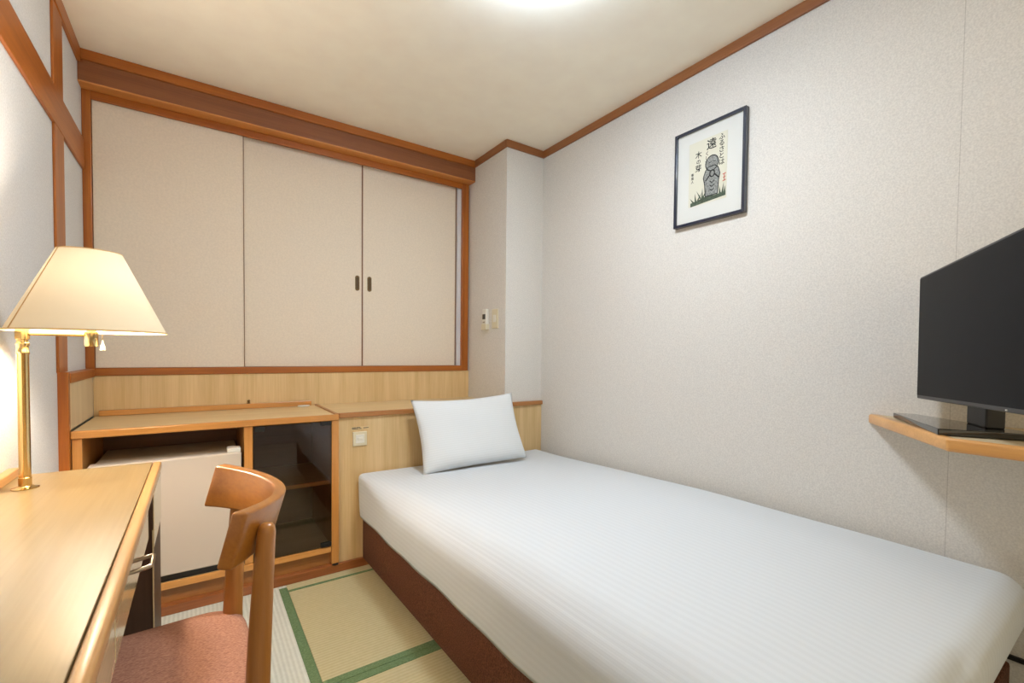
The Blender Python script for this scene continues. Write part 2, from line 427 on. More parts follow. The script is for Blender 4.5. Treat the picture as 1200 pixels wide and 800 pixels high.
sliding_door(-0.372, 0.198, 2.698, "blank cream closet door at the far left, above the fridge, without a pull", None, (0.1955, 0.1985))  # thin brown strip paints the shadow line where the doors overlap
sliding_door(0.170, 0.803, 2.722, "middle cream closet door with its bronze pull near the right edge", 0.772, (0.797, 0.804))
sliding_door(0.805, 1.418, 2.722, "right cream closet door with its bronze pull near the left edge", 0.843, (1.412, 1.418))

# veneer wall panel under the doors, left return panel, baseboard
struct("trim_14", box(BM(), (-0.380, 2.690, 0.0), (XP, YB + 0.1, 0.931)), M["ven_z"], "light veneer wall panel between closet and cabinet top", "wall panel")
struct("trim_15", box(BM(), (XL, 2.2285, 0.756), (-0.380, 2.684, 0.927), 0.001), M["ven_pale"], "small pale veneer panel on the left wall above the cabinet", "wall panel")
struct("trim_16", box(BM(), (XL, 2.2285, 0.927), (-0.373, 2.684, 0.963), 0.002), M["frame_y"], "short dark timber ledge on the left wall", "rail")
bm = BM(); box(bm, (-0.375, 2.222, 0.0), (1.60, 2.262, 0.040), 0.003)
struct("baseboard_back", bm, M["base"], "glossy red brown baseboard under the fridge cabinet and headboard", "baseboard")
# dark strip on the right wall behind the bed foot
struct("trim_17", box(BM(), (XR - 0.008, YF, 0.252), (XR, 0.45, 0.264)), M["black"], "thin black strip on the right wall past the bed foot", "trim")

# ------------------------------------------------------------------ tatami
def tatami(x0, x1, y0, y1, mat, label, borders):
    o = make("tatami_mat", box(BM(), (x0, y0, -0.03), (x1, y1, 0.0), 0.001), mat)
    tag(o, label, "tatami mat", "tatami mats")
    for (a0, a1, b0, b1) in borders:
        tag(make("cloth_border", box(BM(), (a0, b0, -0.002), (a1, b1, 0.0025), 0.001), M["border"], o), "green cloth border")
tatami(XL, 0.318, 0.25, 2.70, M["tat_l"], "pale tatami mat under the chair and desk, left of the green border", [(0.286, 0.3175, 0.25, 2.20)])
tatami(0.319, XR, 1.471, 2.70, M["tat_c"], "golden tatami mat in the far strip between cabinet and bed", [(0.3195, 1.775, 1.4715, 1.500), (0.3195, 1.77, 2.154, 2.169)])
tatami(0.319, XR, 0.25, 1.470, M["tat_c"], "golden tatami mat beside the near half of the bed", [(0.3195, 1.775, 1.440, 1.4695)])
tatami(XL, XR, YF, 0.249, M["tat_l"], "pale tatami mat behind the viewer across the room", [])

# ------------------------------------------------------------------ fridge cabinet
cab = thing("cabinet", "low veneer cabinet holding the fridge, with a smoked glass door", "cabinet", (0.08, 2.45, 0.04))
YC = 2.227
bm = BM(); box(bm, (-0.374, YC, 0.728), (0.530, 2.688, 0.753), 0.0015)
top = make("cabinet_top", bm, M["ven_x"], cab)
make("front_edging", box(BM(), (-0.376, YC - 0.012, 0.726), (0.546, YC + 0.004, 0.755), 0.005, 3), M["edge_x"], top)
make("back_lip", box(BM(), (-0.360, 2.668, 0.754), (0.511, 2.688, 0.779), 0.002), M["edge_x"], top)
make("side_edging", box(BM(), (0.530, YC, 0.728), (0.546, 2.688, 0.758), 0.002), M["trim_x"], top)
make("side_panel", box(BM(), (-0.374, YC, 0.04), (-0.347, 2.68, 0.727), 0.001), M["edge_z"], cab)
sp = make("side_panel", box(BM(), (0.513, YC - 0.006, 0.046), (0.545, 2.68, 0.727), 0.001), M["edge_z"], cab)
tag(make("foot_cap", tube(BM(), [(0.529, YC - 0.002, 0.041), (0.529, YC - 0.002, 0.048)], 0.014, 16), M["rubber"], sp), "black round foot cap")
make("divider", box(BM(), (0.159, YC, 0.134), (0.191, 2.68, 0.727), 0.001), M["edge_z"], cab)
bm = BM(); box(bm, (-0.347, YC + 0.006, 0.105), (0.513, 2.68, 0.131))
bb = make("bottom_board", bm, M["ven_x"], cab)
make("front_edging", box(BM(), (-0.347, YC - 0.004, 0.104), (0.512, YC + 0.006, 0.132), 0.002), M["edge_x"], bb)
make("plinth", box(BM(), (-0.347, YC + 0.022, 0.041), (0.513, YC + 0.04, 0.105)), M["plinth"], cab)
sh = make("shelf", box(BM(), (0.192, YC + 0.03, 0.424), (0.512, 2.67, 0.440)), M["ven_x"], cab)
make("front_edging", box(BM(), (0.192, YC + 0.022, 0.423), (0.512, YC + 0.03, 0.441), 0.001), M["edge_x"], sh)
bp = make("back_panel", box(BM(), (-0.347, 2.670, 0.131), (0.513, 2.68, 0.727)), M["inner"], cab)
gd = make("glass_door", box(BM(), (0.194, YC - 0.004, 0.138), (0.511, YC + 0.001, 0.722), 0.0006, 1), M["glass_smoke"], cab)
tag(gd, "smoked glass door")
for (a0, a1, z0, z1) in ((0.199, 0.236, 0.700, 0.722), (0.466, 0.511, 0.706, 0.724), (0.466, 0.511, 0.136, 0.154)):
    tag(make("hinge", box(BM(), (a0, YC - 0.009, z0), (a1, YC + 0.012, z1), 0.001), M["black"], gd), "black clip hinge")

# mini fridge
fr = thing("mini_fridge", "cream mini fridge standing in the open bay of the cabinet", "fridge", (-0.093, 2.45, 0.132))
make("fridge_body", box(BM(), (-0.332, YC + 0.052, 0.142), (0.146, 2.64, 0.606), 0.006), M["fridge_top"], fr)
make("fridge_door", box(BM(), (-0.335, YC - 0.002, 0.158), (0.149, YC + 0.048, 0.621), 0.006, 3), M["fridge"], fr)
tag(make("toe_grille", box(BM(), (-0.33, YC + 0.008, 0.1325), (0.146, YC + 0.06, 0.156)), M["black"], fr), "black toe grille")
bm = BM(); prism(bm, [(0.098, YC + 0.002), (0.147, YC + 0.002), (0.147, YC + 0.05), (0.120, YC + 0.075), (0.098, YC + 0.06)], 0.6205, 0.638, 0.003)
tag(make("hinge_cover", bm, M["white_pl"], fr), "white hinge cover")

# small things on the cabinet top and back lip
bm = BM(); pts = []
for k in range(28):
    t = 2 * math.pi * k / 28
    pts.append((0.466 + 0.030 * math.copysign(abs(math.cos(t)) ** 0.6, math.cos(t)), 2.640 + 0.015 * math.copysign(abs(math.sin(t)) ** 0.6, math.sin(t))))
prism(bm, pts, 0.7535, 0.760, 0.002)
tag(make("small_pad", bm, M["white_pl"], None, True), "small flat white oblong on the cabinet top by the back lip", "small item")
bm = BM(); lathe(bm, [(0.006, 0), (0.008, 0.002), (0.004, 0.006), (0.007, 0.014), (0.004, 0.018), (0, 0.019)], (0.213, 2.677, 0.7795), 14)
tag(make("peg", bm, M["bronze"], None, True), "tiny brown peg standing on the cabinet's back lip", "peg")

# ------------------------------------------------------------------ headboard box
hb = thing("headboard", "light veneer boxed headboard with brown top trim behind the pillow", "headboard", (1.16, 2.45, 0.04))
make("front_panel", box(BM(), (0.547, 2.238, 0.040), (XR - 0.001, 2.246, 0.733), 0.0008), M["ven_z"], hb)
make("top_board", box(BM(), (0.547, 2.24, 0.734), (XP - 0.001, 2.688, 0.754)), M["ven_x"], hb)
make("top_trim", box(BM(), (0.547, 2.224, 0.734), (XR - 0.001, 2.246, 0.758), 0.004, 3), M["trim_x"], hb)

ou = thing("wall_switch", "small square white switch plate on the headboard beside the cabinet", "switch", (0.647, 2.238, 0.59))
make("plate", box(BM(), (0.613, 2.231, 0.592), (0.681, 2.2379, 0.662), 0.003, 3), M["ivory"], ou)
rk = make("rocker", box(BM(), (0.626, 2.229, 0.606), (0.668, 2.2325, 0.648), 0.0015), M["white_pl"], ou)
make("slider", box(BM(), (0.635, 2.226, 0.622), (0.659, 2.230, 0.636), 0.002), M["white_pl"], rk)
lb = make("name_label", box(BM(), (0.606, 2.2372, 0.670), (0.692, 2.2379, 0.686)), M["ven_x"])
tag(lb, "tiny strip label stuck above the white switch on the headboard", "label")
def text_mesh(name, body, size, mat, parent, matrix, label=None, depth=0.0002, stretch=(1, 1), align="CENTER"):
    cu = bpy.data.curves.new(name, "FONT"); cu.body = body; cu.size = size; cu.extrude = depth
    cu.align_x = align; cu.align_y = "CENTER"; cu.resolution_u = 3
    cu.offset = size * 0.011
    ob = bpy.data.objects.new(name, cu); C.objects.link(ob)
    dg = bpy.context.evaluated_depsgraph_get()
    me = bpy.data.meshes.new_from_object(ob.evaluated_get(dg))
    bpy.data.objects.remove(ob); bpy.data.curves.remove(cu)
    bm = BM(); bm.from_mesh(me); bpy.data.meshes.remove(me)
    for v in bm.verts: v.co = matrix @ Vector((v.co.x * stretch[0], v.co.y * stretch[1], v.co.z))
    return bm
bm = BM()
for x0, x1, z in ((0.610, 0.629, 0.682), (0.631, 0.650, 0.682), (0.610, 0.640, 0.676), (0.643, 0.655, 0.676), (0.664, 0.690, 0.678)):
    box(bm, (x0, 2.2366, z - 0.0016), (x1, 2.2373, z + 0.0016))
make("printed_lines", bm, M["lcd"], lb)

# ------------------------------------------------------------------ controls on the pillar
th = thing("thermostat", "slim white remote controller with dark display on the pillar side", "remote control", (XP, 2.455, 1.195))
make("holder", box(BM(), (XP - 0.026, 2.430, 1.196), (XP + 0.001, 2.486, 1.232), 0.003), M["ivory"], th)
rm = make("controller", box(BM(), (XP - 0.022, 2.434, 1.206), (XP, 2.482, 1.326), 0.005, 3), M["white_pl"], th)
tag(make("display", box(BM(), (XP - 0.0232, 2.441, 1.262), (XP - 0.0215, 2.475, 1.294), 0.0005), M["lcd"], rm), "dark display")
make("button", box(BM(), (XP - 0.0238, 2.445, 1.240), (XP - 0.0215, 2.471, 1.248), 0.001), M["steel"], rm)
sw = thing("light_switch", "narrow beige light switch plate right of the remote on the pillar", "switch", (XP, 2.355, 1.20))
make("plate", box(BM(), (XP - 0.008, 2.322, 1.202), (XP, 2.388, 1.320), 0.003, 3), M["ivory"], sw)
make("rocker", box(BM(), (XP - 0.011, 2.340, 1.240), (XP - 0.0075, 2.370, 1.284), 0.0015), M["white_pl"], sw)

# ------------------------------------------------------------------ bed
BY0, BY1 = 0.212, 2.206
def bed_left(y): return 0.648 + (2.235 - y) * 0.020       # the bed stands a touch askew to the wall
bb = thing("bed_base", "dark brown cloth bed base on short feet under the white mattress", "bed base", (1.18, 1.25, 0.003))
bm = BM()
prism(bm, [(bed_left(BY0) + 0.003, BY0), (1.722, BY0), (1.722, BY1), (bed_left(BY1) + 0.003, BY1)], 0.048, 0.268, 0.008, 3)
make("base_frame", bm, M["brown_cloth"], bb, True)
for fx, fy in ((0.80, 0.40), (1.55, 0.40), (0.80, 1.25), (1.55, 1.25), (0.80, 2.10), (1.55, 2.10)):
    tag(make("foot", lathe(BM(), [(0, 0), (0.028, 0), (0.032, 0.045), (0, 0.045)], (fx, fy, 0.0032), 16), M["black"], bb, True), "short black foot")

def mattress():
    bm = BM(); uvl = bm.loops.layers.uv.new("cloth")
    y0, y1, x1, zb, zt = 0.190, 2.2235, 1.742, 0.250, 0.492
    nx, ny, nz = 64, 84, 18
    def sm(t): t = max(0.0, min(1.0, t)); return t * t * (3 - 2 * t)
    def place(a, b, c):
        """a, b, c in 0..1 across, along (foot to head) and up the block"""
        y = y0 + (y1 - y0) * b
        xl = bed_left(y) - 0.016
        top = zt + 0.004 - 0.036 * sm((b - 0.35) / 0.65)
        x = xl + (x1 - xl) * a; z = zb + (top - zb) * c
        soft = sm((y1 - y) / 0.55)                    # crisp by the headboard, plump further down
        rl, rr, rf, rh = 0.022 + 0.085 * soft, 0.035, 0.050, 0.018
        rz_l, rz = 0.022 + 0.085 * soft, 0.05
        hx0, hx1 = xl + rl, x1 - rr
        # left long edge, right long edge, foot edge, head edge: quarter ellipses
        dx = dy = dz = 0.0
        ex = (hx0 - x) / rl if x < hx0 else ((x - hx1) / rr if x > hx1 else 0.0)
        ey = (y0 + rf - y) / rf if y < y0 + rf else ((y - (y1 - rh)) / rh if y > y1 - rh else 0.0)
        rzz = rz_l if x < (xl + x1) / 2 else rz
        ez = (z - (top - rzz)) / rzz if z > top - rzz else 0.0
        n = math.sqrt(ex * ex + ey * ey + ez * ez); m = max(abs(ex), abs(ey), abs(ez))
        if n > 1e-6 and m > 0:
            k = m / n
            if x < hx0: x = hx0 - ex * k * rl
            elif x > hx1: x = hx1 + ex * k * rr
            if y < y0 + rf: y = y0 + rf - ey * k * rf
            elif y > y1 - rh: y = y1 - rh + ey * k * rh
            if z > top - rzz: z = top - rzz + ez * k * rzz
        # crown of the top, plump sides, hem tucked in underneath
        ca, cb = min(a, 1 - a), min(b, 1 - b)
        z += c * (0.022 - 0.018 * b) * sm(ca / 0.25) * sm(cb / 0.15)
        low = (1 - c)
        tuck = low ** 2.2
        if a < 0.5: x += 0.004 * tuck * sm((0.5 - a) / 0.5) * 2 - 0.006 * math.sin(math.pi * c) * sm((0.25 - a) / 0.25) * soft
        else: x -= 0.050 * tuck * sm((a - 0.6) / 0.4)
        y += (0.060 * tuck - 0.014 * math.sin(math.pi * c)) * sm((0.25 - b) / 0.25)
        wave = 0.0035 * math.sin(8.5 * y + 4 * x) + 0.0025 * math.sin(21 * y + 1 - 5 * x)
        z += wave * low ** 3 + 0.036 * low ** 3 * max(sm((0.16 - b) / 0.12), sm((a - 0.6) / 0.3))
        z += 0.0016 * math.sin(9 * x + 5 * y) * math.sin(6 * y - 3 * x) * c
        if c == 0 and a > 0.004: z = max(z, 0.2690)   # underside rests on the base, the hem hangs past it
        return (x, y, z)
    cache = {}
    def vert(i, j, k):
        key = (i, j, k)
        if key not in cache:
            a = 0.5 - 0.5 * math.cos(math.pi * i / nx); a = 0.55 * a + 0.45 * i / nx
            b = 0.5 - 0.5 * math.cos(math.pi * j / ny); b = 0.7 * b + 0.3 * j / ny
            cache[key] = (bm.verts.new(place(a, b, k / nz)), a, b, k / nz)
        return cache[key]
    def quad(ks, uvf):
        vs = [vert(*q) for q in ks]
        f = bm.faces.new([v[0] for v in vs])
        for l, v in zip(f.loops, vs): l[uvl].uv = uvf(v)
    W = 1.1; H = 0.24
    top = lambda v: (v[1] * W, v[2] * 2)
    left = lambda v: (-(1 - v[3]) * H, v[2] * 2)
    right = lambda v: (W + (1 - v[3]) * H, v[2] * 2)
    for i in range(nx):
        for j in range(ny):
            quad([(i, j, nz), (i + 1, j, nz), (i + 1, j + 1, nz), (i, j + 1, nz)], top)
            quad([(i, j, 0), (i, j + 1, 0), (i + 1, j + 1, 0), (i + 1, j, 0)], top)
    for j in range(ny):
        for k in range(nz):
            quad([(0, j, k), (0, j, k + 1), (0, j + 1, k + 1), (0, j + 1, k)], left)
            quad([(nx, j, k), (nx, j + 1, k), (nx, j + 1, k + 1), (nx, j, k + 1)], right)
    for i in range(nx):
        for k in range(nz):
            quad([(i, 0, k), (i + 1, 0, k), (i + 1, 0, k + 1), (i, 0, k + 1)], top)
            quad([(i, ny, k), (i, ny, k + 1), (i + 1, ny, k + 1), (i + 1, ny, k)], top)
    bmesh.ops.recalc_face_normals(bm, faces=bm.faces)
    return bm
mt = make("mattress", mattress(), M["sheet"], None, True, angle=180)
tag(mt, "thick mattress in a white fine striped sheet on the brown bed base", "mattress")

# pillow leaning on the headboard
def pillow(name, label):
    bm = BM(); uvl = bm.loops.layers.uv.new("cloth")
    W, H, T = 0.60, 0.375, 0.085
    n = 40; sheets = []
    for side in (1, -1):
        g = []
        for j in range(n + 1):
            row = []
            for i in range(n + 1):
                u = -1 + 2 * i / n; v = -1 + 2 * j / n
                # rim pulled in between the corners
                x = u * W / 2 * (1 - 0.055 * (1 - v * v) ** 1.0 * abs(u) ** 3)
                z = v * H / 2 * (1 - (0.10 if v > 0 else 0.03) * (1 - u * u) * abs(v) ** 3)
                pv = 2.6 if v > 0 else 4.5
                d = max(0.0, (1 - abs(u) ** 3.0)) ** 0.55 * max(0.0, (1 - abs(v) ** pv)) ** (0.55 if v > 0 else 0.5)
                y = side * T * (0.5 + (0.12 if side > 0 else -0.05)) * d + 0.004 * math.sin(5 * u + 3 * v) * d
                # heavy bottom
                y *= 1.0 + 0.25 * (-v) * (1 if side > 0 else 0.4)
                row.append(bm.verts.new((x, -y, z)))
            g.append(row)
        sheets.append(g)
        for j in range(n):
            for i in range(n):
                f = bm.faces.new((g[j][i], g[j][i + 1], g[j + 1][i + 1], g[j + 1][i]))
                for l in f.loops: l[uvl].uv = (l.vert.co.z, l.vert.co.x)
    bmesh.ops.remove_doubles(bm, verts=bm.verts, dist=1e-4)
    bmesh.ops.recalc_face_normals(bm, faces=bm.faces)
    o = make(name, bm, M["pillow"], None, True, local=True, angle=180)
    return tag(o, label, "pillow")
pw = pillow("pillow", "white pillow propped against the headboard")
pw.location = (1.178, 2.074, 0.6465)
pw.rotation_euler = (math.radians(-24), math.radians(-1.5), math.radians(-2))

# ------------------------------------------------------------------ picture on the right wall
PX = XR
pc = thing("picture_frame", "dark framed calligraphy print hanging on the right wall above the bed", "picture", (PX, 1.12, 1.61))
y0, y1, z0, z1 = 0.961, 1.281, 1.612, 2.020
bm = BM(); fw = 0.012
for a, b in (((PX - 0.022, y0, z0), (PX - 0.001, y0 + fw, z1)), ((PX - 0.022, y1 - fw, z0), (PX - 0.001, y1, z1)), ((PX - 0.022, y0 + fw, z0), (PX - 0.001, y1 - fw, z0 + fw)), ((PX - 0.022, y0 + fw, z1 - fw), (PX - 0.001, y1 - fw, z1))):
    box(bm, a, b, 0.001)
make("frame", bm, M["pframe"], pc)
mb = make("mount_board", box(BM(), (PX - 0.012, y0 + fw, z0 + fw), (PX - 0.002, y1 - fw, z1 - fw)), M["mat_board"], pc)
py0, py1, pz0, pz1 = 1.040, 1.213, 1.690, 1.960
pr_ = make("print", box(BM(), (PX - 0.0128, py0, pz0), (PX - 0.012, py1, pz1)), M["print"], pc)
# print-plane: u to the right as seen (towards -Y), v up
def PP(u, v, d=0.0): return Vector((PX - 0.0130 - d, py1 - u * (py1 - py0), pz0 + v * (pz1 - pz0)))
MT = Matrix(((0, 0, -1, 0), (-1, 0, 0, 0), (0, 1, 0, 0), (0, 0, 0, 1)))
bm_all = BM()
def put(body, u, v, size, stretch=(1, 1)):
    m4 = Matrix.Translation(PP(u, v)) @ MT
    t = text_mesh("t", body, size, None, None, m4, stretch=stretch)
    me = bpy.data.meshes.new("t"); t.to_mesh(me); t.free(); bm_all.from_mesh(me); bpy.data.meshes.remove(me)
for k, ch in enumerate("ふるさとは"): put(ch, 0.86, 0.93 - 0.095 * k, 0.027)
put("遠", 0.60, 0.875, 0.046)
for k, ch in enumerate("くして"): put(ch, 0.49, 0.755 - 0.068 * k, 0.019)
for k, ch in enumerate("木の芽"): put(ch, 0.26, 0.78 - 0.105 * k, 0.031 if k != 1 else 0.022)
for k, ch in enumerate("春風人"): put(ch, 0.10, 0.50 - 0.055 * k, 0.013)
make("lettering", bm_all, M["ink"], pr_)
def flat(pts, d0, d1):
    bm = BM(); lo = [bm.verts.new(PP(u, v, d0)) for u, v in pts]; hi = [bm.verts.new(PP(u, v, d1)) for u, v in pts]
    bm.faces.new(lo); bm.faces.new(hi)
    for i in range(len(pts)): bm.faces.new((lo[i], lo[(i + 1) % len(pts)], hi[(i + 1) % len(pts)], hi[i]))
    bmesh.ops.recalc_face_normals(bm, faces=bm.faces); return bm
def merge(bms):
    out = BM()
    for b in bms:
        me = bpy.data.meshes.new("t"); b.to_mesh(me); b.free(); out.from_mesh(me); bpy.data.meshes.remove(me)
    return out
def ell(cu, cv, ru, rv, n=26, a0=0, a1=2 * math.pi):
    return [(cu + ru * math.cos(a0 + (a1 - a0) * k / n), cv + rv * math.sin(a0 + (a1 - a0) * k / n)) for k in range(n)]
body = [(0.46, 0.10), (0.78, 0.10), (0.80, 0.30), (0.83, 0.40), (0.78, 0.50), (0.70, 0.545), (0.54, 0.545), (0.46, 0.50), (0.40, 0.40), (0.44, 0.28)]
fig = merge([flat(body, 0.0, 0.0002), flat(ell(0.62, 0.59, 0.165, 0.115), 0.0001, 0.0003)])
tag(make("figure", fig, M["ink_grey"], pr_), "grey stone figure with folded hands")
def stroke(pts, w):
    out = []
    for (a, b) in zip(pts, pts[1:]):
        d = Vector((b[0] - a[0], b[1] - a[1])); d.normalize(); nn = Vector((-d.y, d.x)) * w
        out.append(flat([(a[0] + nn.x, a[1] + nn.y * 0.65), (a[0] - nn.x, a[1] - nn.y * 0.65), (b[0] - nn.x, b[1] - nn.y * 0.65), (b[0] + nn.x, b[1] + nn.y * 0.65)], 0.0003, 0.0005))
    return out
lines = stroke(ell(0.62, 0.59, 0.165, 0.115) + [(0.785, 0.59)], 0.012) + stroke(body + [body[0]], 0.011)
lines += stroke(ell(0.63, 0.43, 0.06, 0.05) + [(0.69, 0.43)], 0.016) + stroke([(0.46, 0.34), (0.58, 0.42)], 0.016) + stroke([(0.80, 0.34), (0.68, 0.42)], 0.016)
lines += stroke([(0.54, 0.60), (0.60, 0.61)], 0.008) + stroke([(0.66, 0.61), (0.72, 0.60)], 0.008) + stroke([(0.60, 0.54), (0.66, 0.54)], 0.007)
for zz in (0.30, 0.24, 0.18): lines += stroke([(0.57, zz + 0.02), (0.63, zz - 0.01), (0.69, zz + 0.02)], 0.011)
make("figure_outline", merge(lines), M["ink"], pr_)
gr = [flat([(0.06, 0.0), (0.98, 0.04), (0.98, 0.10), (0.7, 0.09), (0.45, 0.10), (0.2, 0.07), (0.06, 0.06)], 0.0, 0.0003)]
for (u, v, du, dv) in ((0.14, 0.06, -0.10, 0.08), (0.2, 0.07, -0.02, 0.13), (0.26, 0.08, 0.1, 0.10), (0.34, 0.09, -0.12, 0.14), (0.38, 0.09, 0.0, 0.16), (0.40, 0.09, 0.09, 0.12), (0.84, 0.09, -0.02, 0.12), (0.90, 0.09, 0.03, 0.15), (0.95, 0.09, 0.02, 0.10)):
    gr.append(flat([(u - 0.025, v), (u + 0.025, v), (u + du, v + dv)], 0.0002, 0.0004))
make("grass_pattern", merge(gr), M["ink_green"], pr_)
sl = merge(stroke([(0.90, 0.36), (0.98, 0.37)], 0.012) + stroke([(0.91, 0.31), (0.97, 0.32)], 0.012) + stroke([(0.90, 0.26), (0.98, 0.27)], 0.012) + stroke([(0.94, 0.37), (0.94, 0.26)], 0.009))
tag(make("seal_stamp", sl, M["red"], pr_), "faded red seal stamp")

# ------------------------------------------------------------------ television shelf and television
SZ = 0.868
pts = [(XR - 0.002, 0.545), (1.395, 0.283), (1.395, -0.45), (XR - 0.002, -0.45)]
ws = thing("wall_shelf", "wall mounted shelf with clipped corner and orange wood edging under the television", "shelf", (1.58, 0.05, SZ - 0.03))
inner = [(XR - 0.002, 0.515), (1.412, 0.270), (1.412, -0.45), (XR - 0.002, -0.45)]
make("shelf_board", prism(BM(), inner, SZ - 0.026, SZ - 0.0005), M["ven_pale"], ws)
edge_poly = [(XR - 0.002, 0.547), (1.395, 0.283), (1.395, -0.45), (1.411, -0.45), (1.411, 0.2708), (XR - 0.002, 0.5165)]
make("edging", prism(BM(), edge_poly, SZ - 0.030, SZ + 0.001, 0.006, 3), M["edge_shelf"], ws, True)
make("bracket", box(BM(), (1.46, -0.30, SZ - 0.055), (XR - 0.002, -0.27, SZ - 0.027), 0.002), M["frame"], ws)

TA = math.atan2(-0.49, -0.872)            # direction of the screen's long side, from wall to room
tv = thing("television", "black flat television on its stand on the wall shelf", "television", (1.63, 0.29, SZ + 0.001), TA)
tinv = Matrix.Rotation(-TA, 4, "Z")
# local axes: x runs along the screen from the wall end, y is the viewer-away side
P0 = tinv @ (Vector((1.731, 0.4215, 0)) - Vector((1.63, 0.29, 0)))
x0 = P0.x; yf = P0.y; SW = 0.575
zb, zt = 0.932 - SZ - 0.001, 1.283 - SZ - 0.001
away = 1 if (tinv.to_3x3() @ Vector((0.49, -0.872, 0))).y > 0 else -1
TILT = Matrix.Translation((x0, yf, zt)) @ Matrix.Rotation(math.radians(-1.5), 4, "Y") @ Matrix.Translation((-x0, -yf, -zt))   # screen rolled to follow the lens distortion of its edge
def tbox(a, b, bev):
    bm = box(BM(), a, b, bev)
    for v in bm.verts: v.co = TILT @ v.co
    return bm
bd = make("casing", tbox((x0, yf, zb), (x0 + SW, yf + away * 0.030, zt), 0.003), M["bezel"], tv, local=True)
make("back_cover", tbox((x0 + 0.06, yf + away * 0.030, zb + 0.04), (x0 + SW - 0.06, yf + away * 0.052, zt - 0.04), 0.012), M["black"], tv, local=True)
tag(make("screen", tbox((x0 + 0.006, yf - away * 0.0015, zb + 0.010), (x0 + SW - 0.006, yf + away * 0.002, zt - 0.006), 0.0005), M["screen"], tv, local=True), "switched off dark screen")
tag(make("status_light", tbox((x0 + SW - 0.09, yf - away * 0.002, zb + 0.003), (x0 + SW - 0.085, yf, zb + 0.006), 0), M["white_pl"], tv, local=True), "tiny pale status light")
# stand plate and neck, laid out in world axes then turned into the television's frame
def tl(p): return tinv @ (Vector(p) - Vector((1.63, 0.29, SZ + 0.001)))
e1 = Vector((-0.872, -0.49, 0)); e2 = Vector((0.49, -0.872, 0)); A = Vector((1.722, 0.470, 0))
quad = [A, A + e1 * 0.335, A + e1 * 0.335 + e2 * 0.19, A + e2 * 0.05]
st = make("stand_plate", prism(BM(), [tuple(tl(p).xy) for p in quad], 0.0, 0.015, 0.002), M["gloss_black"], tv, local=True)
tag(st, "glossy black stand plate")
nk = Vector((1.585, 0.272, 0))
q2 = [nk - e1 * 0.045, nk + e1 * 0.055, nk + e1 * 0.055 + e2 * 0.035, nk - e1 * 0.045 + e2 * 0.035]
make("stand_neck", prism(BM(), [tuple(tl(p).xy) for p in q2], 0.014, zb + 0.06, 0.004), M["black"], tv, local=True)

# ------------------------------------------------------------------ desk
dk = thing("desk", "long narrow pale wood desk along the left wall", "desk", (-0.25, 0.8, 0.0))
DY0, DY1 = -0.35, 1.69
make("desk_top", box(BM(), (XL + 0.001, DY0, DESK - 0.026), (-0.1115, DY1, DESK), 0.001), M["ven_y"], dk)
make("front_edging", box(BM(), (-0.111, DY0, DESK - 0.0235), (-0.0905, DY1 + 0.001, DESK + 0.0005), 0.006, 4), M["edge_y"], dk, True)
make("back_ledge", box(BM(), (XL + 0.001, DY0, DESK), (-0.381, 1.685, DESK + 0.022), 0.003), M["edge_y"], dk)
for a, b, nm in ((-0.34, 0.828, None), (0.834, 1.352, "pull")):
    d = make("drawer", box(BM(), (-0.36, a, 0.606), (-0.0985, b, 0.694), 0.001), M["lam"], dk)
    ym = 1.015 if nm else 0.30
    bm = BM()
    tube(bm, [(-0.099, ym - 0.026, 0.672), (-0.072, ym - 0.026, 0.6765), (-0.0685, ym - 0.023, 0.677), (-0.0685, ym + 0.023, 0.677), (-0.072, ym + 0.026, 0.6765), (-0.099, ym + 0.026, 0.672)], 0.0036, 10)
    tag(make("drawer_pull", bm, M["steel"], d, True), "metal bar pull")
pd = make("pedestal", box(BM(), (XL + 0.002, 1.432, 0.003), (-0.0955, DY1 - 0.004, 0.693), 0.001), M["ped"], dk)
tag(pd, "dark brown pedestal")
make("pedestal_front", box(BM(), (-0.0955, 1.432, 0.556), (-0.093, DY1 - 0.004, 0.690), 0.0008), M["lam"], pd)
make("edge_strip", box(BM(), (-0.0975, 1.430, 0.003), (-0.0945, 1.4330, 0.60), 0.0005), M["lam"], pd)  # pale strip paints the light caught on the pedestal's front edge
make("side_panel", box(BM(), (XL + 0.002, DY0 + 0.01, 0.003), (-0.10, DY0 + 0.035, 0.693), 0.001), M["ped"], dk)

# ------------------------------------------------------------------ lamp
LX, LY = -0.337, 1.525
lp = thing("desk_lamp", "lit brass desk lamp with cream cone shade on a swing arm", "lamp", (LX, LY, DESK))
make("base_plate", lathe(BM(), [(0, 0.0003), (0.024, 0.0003), (0.024, 0.002), (0.015, 0.004), (0.012, 0.007), (0, 0.007)], (LX, LY, DESK), 32), M["brass"], lp, True)
make("post", lathe(BM(), [(0, 0.006), (0.0115, 0.006), (0.0115, 0.026), (0.0105, 0.027), (0.0105, 0.315), (0.0118, 0.317), (0.0118, 0.322), (0.0105, 0.324), (0.0105, 0.335), (0.0118, 0.336), (0.0118, 0.342), (0.010, 0.344), (0.010, 0.350), (0.0125, 0.351), (0.0125, 0.373), (0.008, 0.376), (0, 0.376)], (LX, LY, DESK), 28), M["brass"], lp, True)
SX, SY = -0.2175, LY
make("swing_arm", tube(BM(), [(LX, LY, 1.084), (SX, SY, 1.084)], 0.0042, 14), M["brass"], lp, True)
make("socket", lathe(BM(), [(0, -0.028), (0.012, -0.028), (0.0135, -0.026), (0.0135, 0.008), (0.010, 0.010), (0.010, 0.075), (0, 0.075)], (SX, SY, 1.084), 24), M["brass"], lp, True)
make("bulb", lathe(BM(), [(0.0, 0.0), (0.011, 0.0), (0.013, 0.015), (0.024, 0.045), (0.027, 0.06), (0.022, 0.078), (0.010, 0.088), (0, 0.090)], (SX, SY, 1.152), 24), M["bulb"], lp, True)
